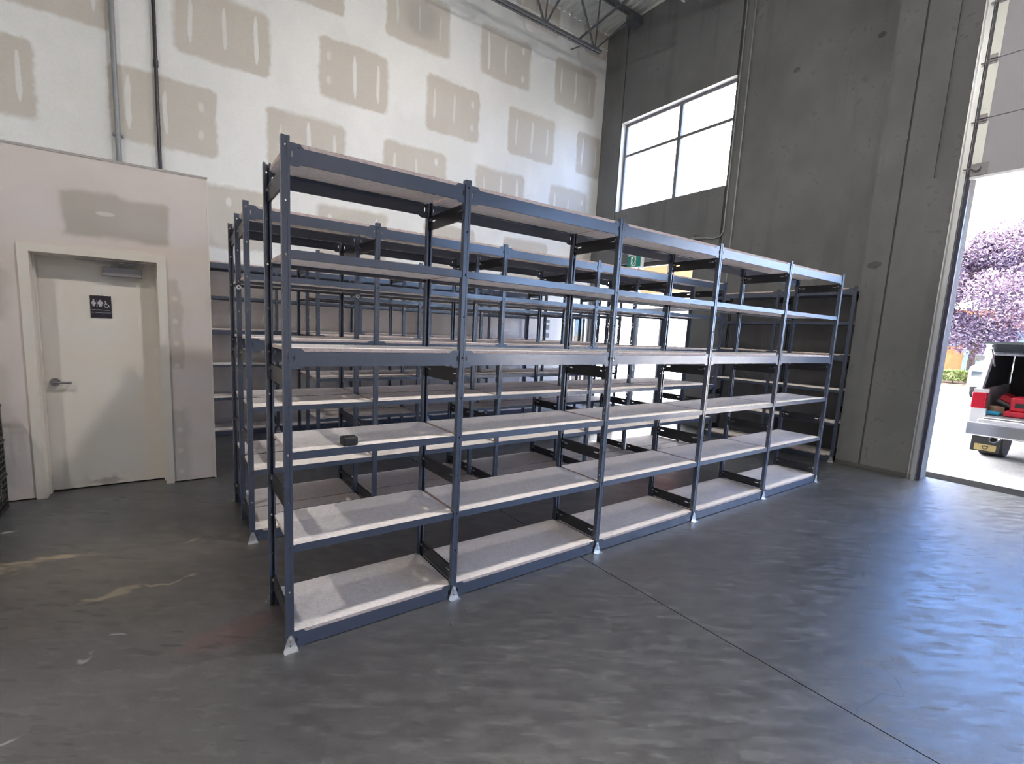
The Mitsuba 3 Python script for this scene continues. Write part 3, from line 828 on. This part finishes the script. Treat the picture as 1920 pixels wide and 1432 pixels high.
# ------------------------------------------------------------------ small things
single('black_box', cat([rbox(0.262, 0.340, 0.012, 0.075, 1.001, 1.046, 0.010, 3)]), 'm_black', 'small black rounded box on the waist-high shelf of the front run', 'box', smooth=30)
for x, y, r, s in ((0.79, -0.22, 0.008, 'largest'), (0.93, -0.14, 0.004, 'smaller')):
    m = trimesh.creation.icosphere(1, r)
    m.vertices = m.vertices * (0.7 + 0.5 * rng.random((len(m.vertices), 1)))
    m.apply_translation([x, y, 0.005 if r > .005 else .002])
    single('concrete_crumb', m, 'm_plug', f'{s} grey crumb of concrete on the floor before the front run', 'crumb')


def crate(x0, y0, z0, label):
    L, D, H = 0.33, 0.33, 0.285
    k = thing('plastic_crate', label, 'crate', 'stacked black crates')
    holes = []
    for j in range(5):
        for i in range(6):
            holes.append(sbox(0.022 + i * 0.049, 0.03 + j * 0.048, 0.022 + i * 0.049 + 0.036, 0.03 + j * 0.048 + 0.034))
    side = sbox(0, 0, L, H).difference(shapely.union_all(holes))
    for n, m in (('side', ext_xz(side, 0, 0.006)), ('side', ext_xz(side, D - 0.006, D)), ('side', ext_yz(side, 0, 0.006)), ('side', ext_yz(side, L - 0.006, L))):
        m.apply_translation([x0, y0, z0])
        put(k, n, m, 'm_black_plastic')
    put(k, 'bottom', box(x0 + .006, x0 + L - .006, y0 + .006, y0 + D - .006, z0 + .002, z0 + 0.010), 'm_black_plastic')
    rim = sbox(-0.006, -0.006, L + .006, D + .006).difference(sbox(0.006, 0.006, L - .006, D - .006))
    m = ext(rim, 0.018)
    m.apply_translation([x0, y0, z0 + H - 0.018])
    put(k, 'rim', m, 'm_black_plastic')


for j, n in enumerate(('bottom crate of the black crate stack at the left edge', 'middle crate of the black crate stack at the left edge', 'top crate of the black crate stack at the left edge')):
    crate(-1.935, 2.60, 0.288 * j, 'black plastic grid crate, ' + n)

# ------------------------------------------------------------------ outside
single('pavement', box(7.57, 140, -60, 90, -0.3, -0.02), 'm_pavement', 'sunlit pale paving of the parking lot outside', 'pavement')
scene['pavement']=mikit.ply(cat([box(7.57, 140, -60, 90, -0.3, -0.02), box(-60, 7.57, -60, -10.71, -0.3, -0.02)]), 'm_pavement')
labels['pavement'] = {'label': 'sunlit pale paving of the parking lot outside', 'kind': 'structure'}
k = thing('awning', 'white flat awning over the overhead door outside', 'awning')
put(k, 'slab', box(7.585, 8.74, -5.2, -0.2, 3.62, 3.72), 'm_awning')
put(k, 'fascia', box(8.74, 8.77, -5.2, -0.2, 3.615, 3.76), 'm_awning')

# orange building across the lot
bd = thing('shop_building', 'orange building with blue glass across the parking lot', 'building')
BX = 42.0
put(bd, 'wall', box(BX, BX + 14, 4.2, 9.0, -0.02, 4.2), 'm_orange')
put(bd, 'wall', box(BX - 0.6, BX + 14, -14.0, 4.2, -0.02, 7.2), 'm_orange')
put(bd, 'wall', box(BX, BX + 14, 9.0, 60.0, -0.02, 6.2), 'm_cream')
put(bd, 'upper_wall', box(BX - 0.2, BX + 14, 27.4, 31.5, 6.2, 11.5), 'm_orange')
put(bd, 'parapet', box(BX - 0.7, BX + 14, -14.0, 4.25, 7.2, 7.45), 'm_cream')
for y in (4.6, 6.0, 7.4):
    w_ = put(bd, 'window', box(BX - 0.05, BX, y, y + 1.1, 1.9 if y > 5 else 0.3, 3.3), 'm_blue_glass')
for y in np.arange(-12, 3, 2.4):
    put(bd, 'window', box(BX - 0.65, BX - 0.6, y, y + 1.6, 0.4, 3.0), 'm_blue_glass')

# planter island
pl = thing('planter_island', 'kerbed planting island under the plum tree', 'planter')
put(pl, 'kerb', rbox(27.6, 33.0, 1.2, 9.0, -0.1, 0.14, 0.05), 'm_kerb', smooth=30)
put(pl, 'soil', box(27.8, 32.8, 1.4, 8.8, 0.139, 0.17), 'm_soil')


def leaves(n, place, size, seed):
    r = np.random.default_rng(seed)
    P = place(r, n)
    a = r.normal(size=(n, 3)); a /= np.linalg.norm(a, axis=1, keepdims=True)
    b = np.cross(a, r.normal(size=(n, 3))); b /= np.linalg.norm(b, axis=1, keepdims=True)
    s = size * (0.7 + 0.6 * r.random((n, 1)))
    v = np.stack([P - a * s, P + b * s * 0.5, P + a * s, P - b * s * 0.5], 1).reshape(-1, 3)
    i = np.arange(n) * 4
    f = np.vstack([np.c_[i, i + 1, i + 2], np.c_[i, i + 2, i + 3]])
    return trimesh.Trimesh(v, f, process=False)


tr = thing('plum_tree', 'purple-leaved plum tree in the planting island', 'tree')
TX, TY = 30.0, 3.15
trunk = [(TX, TY, 0.185), (TX, TY + 0.03, 1.2), (TX + .05, TY, 2.0)]
put(tr, 'trunk', cat([cyl(trunk[0], trunk[1], 0.13, 10), cyl(trunk[1], trunk[2], 0.12, 10)]), 'm_bark', smooth=40)
lobes = []
rr = np.random.default_rng(3)
for i in range(34):
    t = rr.random()
    z = 2.2 + 4.2 * t
    R = 2.05 * math.sin(math.pi * (0.18 + 0.72 * t)) ** 0.8
    ang = rr.random() * 2 * math.pi
    d_ = R * math.sqrt(rr.random())
    lobes.append((TX + d_ * math.cos(ang), TY + d_ * math.sin(ang), z, 0.55 + 0.35 * rr.random()))
for i in range(9):
    lobes.append((TX - 0.3 + 0.6 * rr.random(), TY - 1.3 + 2.9 * rr.random(), 5.4 + 1.2 * rr.random(), 0.34))
for i, L in enumerate(lobes[:9]):
    put(tr, 'branch', cyl((TX, TY, 1.9), L[:3], 0.03, 6, 0.010), 'm_bark')
lobes = np.array(lobes)


def crown(r, n):
    i = r.integers(0, len(lobes), n)
    d = r.normal(size=(n, 3)); d /= np.linalg.norm(d, axis=1, keepdims=True)
    return lobes[i, :3] + d * lobes[i, 3:4] * (0.35 + 0.75 * r.random((n, 1)) ** 0.6) * [1, 1, 1.1]


kf = put(tr, 'foliage', leaves(42000, crown, 0.07, 5), 'm_plum_leaf')
labels[kf] = {'label': 'purple foliage', 'kind': 'stuff'}
for i, (bx, by, br) in enumerate(((28.5, 4.5, 0.46), (28.7, 3.4, 0.42), (28.4, 5.6, 0.46), (28.8, 2.3, 0.42))):
    names = ['pale green shrub at the island kerb, left of the tree trunk', 'pale green shrub at the foot of the plum tree', 'pale green shrub farthest left in the planting island', 'pale green shrub behind the white pickup']
    k = thing('shrub', names[i], 'shrub')
    kf = put(k, 'foliage', leaves(1600, lambda r, n: np.c_[bx + br * np.sqrt(r.random(n)) * np.cos(t_ := 6.283 * r.random(n)), by + br * np.sqrt(r.random(n)) * np.sin(t_), 0.30 + 0.46 * r.random(n)], 0.06, 20 + i), 'm_green_leaf')
    labels[kf] = {'kind': 'stuff'}
    put(k, 'stem', cat([cyl((bx + dx, by, 0.185), (bx + 2 * dx, by + dx, 0.6), 0.012, 5) for dx in (-.1, 0, .1)]), 'm_bark')
    if i in (0, 2):
        kf = put(k, 'flowers', leaves(60, lambda r, n: np.c_[bx - .3 + .2 * r.random(n), by + .5 * (r.random(n) - .5), 0.35 + 0.3 * r.random(n)], 0.07, 40 + i), 'm_flower')
        labels[kf] = {'label': 'red flowers', 'kind': 'stuff'}


def wheel(k, x, y, s):
    w_ = put(k, 'wheel', cyl((x, y, 0.36), (x, y + s * 0.26, 0.36), 0.38, 28), 'm_rubber', smooth=40)
    put(w_, 'rim', cyl((x, y - s * 0.004, 0.36), (x, y + s * 0.02, 0.36), 0.23, 20), 'm_chrome', smooth=40)


# near pickup with a canopy, rear towards the overhead door
tk = thing('pickup_truck', 'white pickup with open rear canopy hatch backed up to the overhead door', 'truck')
TX0, TYL, TYR = 9.42, -0.56, -2.46
side_poly = Polygon([(TX0, 0.50), (TX0, 1.06), (TX0 + 2.0, 1.10), (TX0 + 2.02, 1.12), (TX0 + 3.9, 1.14), (TX0 + 5.2, 1.06), (TX0 + 5.25, 0.45), (TX0 + 4.95, 0.42), (TX0 + 4.80, .70), (TX0 + 4.1, .70), (TX0 + 3.95, 0.40), (TX0 + 1.55, 0.40), (TX0 + 1.4, 0.72), (TX0 + 0.72, 0.72), (TX0 + 0.55, 0.46)])
for y0, y1 in ((TYL - 0.07, TYL), (TYR, TYR + 0.07)):
    put(tk, 'body_side', ext_xz(side_poly, y0, y1), 'm_car_white')
put(tk, 'bed_floor', box(TX0 + 0.02, TX0 + 2.0, TYR + .07, TYL - .07, 0.66, 0.70), 'm_grey_plastic')
put(tk, 'bulkhead', box(TX0 + 1.95, TX0 + 2.0, TYR + .07, TYL - .07, 0.6, 1.56), 'm_car_black')
put(tk, 'cab', ext_xz(Polygon([(TX0 + 2.0, 1.08), (TX0 + 2.05, 1.66), (TX0 + 2.4, 1.76), (TX0 + 3.2, 1.72), (TX0 + 3.9, 1.13)]), TYR + .12, TYL - .12), 'm_car_glass')
put(tk, 'hood', box(TX0 + 3.8, TX0 + 5.2, TYR + .07, TYL - .07, 0.45, 1.08), 'm_car_white')
# canopy: raked rear pillars, side walls and roof
rake = 0.32
pil = Polygon([(TX0 + 0.02, 1.06), (TX0 + 0.16, 1.06), (TX0 + 0.16 + rake, 1.56), (TX0 + rake, 1.56)])
for y0, y1 in ((TYL - 0.07, TYL - 0.02), (TYR + .02, TYR + 0.07)):
    put(tk, 'canopy_pillar', ext_xz(pil, y0, y1), 'm_car_white')
    put(tk, 'canopy_side', ext_xz(Polygon([(TX0 + 0.16, 1.06), (TX0 + 2.0, 1.10), (TX0 + 2.0, 1.58), (TX0 + 0.16 + rake, 1.56)]), y0 + .01, y1 - .01), 'm_car_glass')
put(tk, 'canopy_roof', box(TX0 + rake, TX0 + 2.0, TYR + .02, TYL - .02, 1.56, 1.64), 'm_car_white')
ht = put(tk, 'hatch', bar((TX0 + rake, (TYL + TYR) / 2, 1.60), (TX0 - 0.42, (TYL + TYR) / 2, 1.73), 1.72, 0.03), 'm_car_glass', label='raised dark glass hatch')
put(ht, 'strut', cyl((TX0 + 0.25, TYL - .12, 1.40), (TX0 - 0.12, TYL - .12, 1.64), 0.010, 8), 'm_closer')
tl = put(tk, 'tail_light', cat([rbox(TX0 - 0.03, TX0 + 0.10, TYL - 0.135, TYL + 0.012, 0.79, 1.02, 0.02)]), 'm_tail', smooth=30, label='red tail light')
put(tk, 'tail_light', cat([rbox(TX0 - 0.03, TX0 + 0.10, TYR - 0.012, TYR + 0.135, 0.79, 1.02, 0.02)]), 'm_tail', smooth=30)
put(tk, 'corner_panel', box(TX0 - .01, TX0 + .06, TYL - .15, TYL, 0.48, 0.79), 'm_car_white')
put(tk, 'corner_panel', box(TX0 - .01, TX0 + .06, TYL - .15, TYL, 1.02, 1.07), 'm_car_white')
# lowered tailgate edge and bumper
put(tk, 'tailgate', rbox(TX0 - 0.50, TX0 + 0.01, TYR + .16, TYL - .16, 0.63, 0.69, 0.02), 'm_car_white', smooth=30)
put(tk, 'tailgate_liner', box(TX0 - 0.47, TX0 - 0.0, TYR + .19, TYL - .19, 0.69, 0.702), 'm_grey_plastic')
put(tk, 'bumper', rbox(TX0 - 0.14, TX0 + 0.05, TYR - 0.01, TYL + 0.01, 0.40, 0.60, 0.03), 'm_chrome', smooth=30, label='chrome step bumper')
mf = put(tk, 'mud_flap', rbox(TX0 + 0.05, TX0 + 0.065, TYL - 0.34, TYL - 0.05, 0.16, 0.43, 0.006), 'm_car_black', label='black mud flap')
put(mf, 'badge', box(TX0 + 0.047, TX0 + 0.05, TYL - 0.31, TYL - 0.09, 0.18, 0.27), 'm_gold', label='gold mud-flap badge')
put(mf, 'emblem', ext_yz(shapely.union_all([Point(TYL - .2, .225).buffer(.028, 6).difference(Point(TYL - .2, .225).buffer(.02, 6)), sbox(TYL - .235, .235, TYL - .165, .245)]), TX0 + 0.045, TX0 + 0.047), 'm_car_black')
ep = trimesh.creation.annulus(0.035, 0.045, 0.25, sections=20)
ep.apply_transform(trimesh.transformations.rotation_matrix(math.pi / 2, [0, 1, 0]))
ep.apply_translation([TX0 + 0.02, TYL - 0.29, 0.37])
put(tk, 'exhaust', ep, 'm_chrome', smooth=40)
put(tk, 'tow_hitch', cat([box(TX0 - 0.06, TX0 + 0.3, -1.55, -1.47, 0.30, 0.38), cyl((TX0 - .1, -1.51, .38), (TX0 - .1, -1.51, .46), 0.03, 12), box(TX0 - .14, TX0 - .05, -1.55, -1.47, .35, .38)]), 'm_car_black')
for x in (TX0 + 1.06, TX0 + 4.45):
    wheel(tk, x, TYL - 0.02, -1)
    wheel(tk, x, TYR + 0.02, 1)
put(tk, 'side_window', ext_xz(Polygon([(TX0 + 2.15, 1.15), (TX0 + 2.2, 1.58), (TX0 + 3.1, 1.58), (TX0 + 3.5, 1.16)]), TYL - .13, TYL - .115), 'm_car_glass')
# load in the bed
k = thing('red_tool_case', 'large red plastic case with recessed grip at the tailgate', 'tool case')
put(k, 'shell', rbox(TX0 + 0.06, TX0 + 0.56, -1.60, -0.87, 0.702, 0.78, 0.02), 'm_red_plastic', smooth=30)
put(k, 'lid', rbox(TX0 + 0.12, TX0 + 0.56, -1.58, -0.91, 0.782, 0.98, 0.03), 'm_red_plastic', smooth=30)
put(k, 'grip', box(TX0 + 0.112, TX0 + 0.125, -1.40, -0.96, 0.84, 0.90), 'm_car_black')
k = thing('red_tool_case', 'smaller tilted red and grey case behind the tail light', 'tool case')
m = rbox(-0.20, 0.20, -0.16, 0.16, 0, 0.09, 0.02)
m.apply_transform(trimesh.transformations.rotation_matrix(0.5, [1, 0, 0])); m.apply_translation([TX0 + 0.80, -0.86, 0.84])
put(k, 'shell', m, 'm_red_plastic', smooth=30)
m = rbox(-0.19, 0.19, -0.15, 0.15, -0.05, 0.0, 0.015)
m.apply_transform(trimesh.transformations.rotation_matrix(0.5, [1, 0, 0])); m.apply_translation([TX0 + 0.80, -0.86, 0.84])
put(k, 'base', m, 'm_grey_plastic', smooth=30)
m = rbox(-0.12, 0.12, -0.09, 0.09, 0, 0.11, 0.008)
m.apply_transform(trimesh.transformations.rotation_matrix(0.7, [0, 0, 1])); m.apply_translation([TX0 + 0.36, -0.755, 0.702])
m.vertices = m.vertices * [1, 0.62, 1] + [0, -0.755 * 0.38, 0]
single('cardboard_box', m, 'm_cardboard', 'small tan cardboard box in the truck bed', 'box')
m = rbox(TX0 + 0.07, TX0 + 0.20, -0.84, -0.67, 0.702, 0.755, 0.02)
single('blue_cloth', m, 'm_cyan_cloth', 'folded light-blue cloth at the tailgate corner', 'cloth', smooth=30)
single('tan_bag', rbox(TX0 + 1.0, TX0 + 1.4, -1.30, -0.92, 0.702, 1.10, 0.10, 3), 'm_tan_cloth', 'tan bag deep in the truck bed', 'bag', smooth=40)
single('blue_barrel', cyl((TX0 + 1.55, -1.62, 0.702), (TX0 + 1.55, -1.62, 1.45), 0.25, 20), 'm_blue_plastic', 'blue drum deep in the truck bed', 'drum', smooth=40)

# second pickup, nose towards the building
t2 = thing('pickup_truck', 'white pickup parked beyond, nose toward the building', 'truck')
QX, QL, QR = 22.8, 1.92, 0.0
p2 = Polygon([(QX, 0.40), (QX + 0.02, 0.95), (QX + 0.15, 1.08), (QX + 1.25, 1.20), (QX + 2.05, 1.86), (QX + 3.6, 1.90), (QX + 3.8, 1.25), (QX + 5.5, 1.22), (QX + 5.5, 0.5), (QX + 5.0, .45), (QX + 4.8, .75), (QX + 4.2, .75), (QX + 4.0, .42), (QX + 1.5, .42), (QX + 1.3, .78), (QX + 0.65, .78), (QX + .45, .42)])
put(t2, 'body', ext_xz(p2, QR, QL), 'm_car_white')
put(t2, 'windshield', bar((QX + 1.33, 0.96, 1.29), (QX + 1.98, 0.96, 1.815), 1.62, 0.03), 'm_car_glass')
put(t2, 'grille', box(QX - 0.02, QX + 0.03, 0.40, 1.52, 0.68, 0.94), 'm_grey_plastic')
for y in (1.55, 0.07):
    put(t2, 'headlight', rbox(QX - 0.02, QX + 0.12, y, y + 0.30, 0.76, 0.94, 0.02), 'm_car_glass', smooth=30)
put(t2, 'bumper', rbox(QX - 0.10, QX + 0.10, QR + .02, QL - .02, 0.42, 0.66, 0.03), 'm_chrome', smooth=30)
for y in (QL - .10, QR - .14):
    put(t2, 'mirror', rbox(QX + 1.35, QX + 1.47, y, y + 0.24, 1.28, 1.50, 0.03), 'm_car_black', smooth=30)
put(t2, 'side_window', cat([ext_xz(Polygon([(QX + 1.55, 1.28), (QX + 2.12, 1.76), (QX + 2.6, 1.79), (QX + 2.6, 1.30)]), QL, QL + .008), ext_xz(Polygon([(QX + 2.7, 1.30), (QX + 2.7, 1.79), (QX + 3.5, 1.80), (QX + 3.6, 1.32)]), QL, QL + .008)]), 'm_car_glass')
for x in (QX + 0.98, QX + 4.5):
    wheel(t2, x, QL + 0.01, -1)
    wheel(t2, x, QR - 0.01, 1)
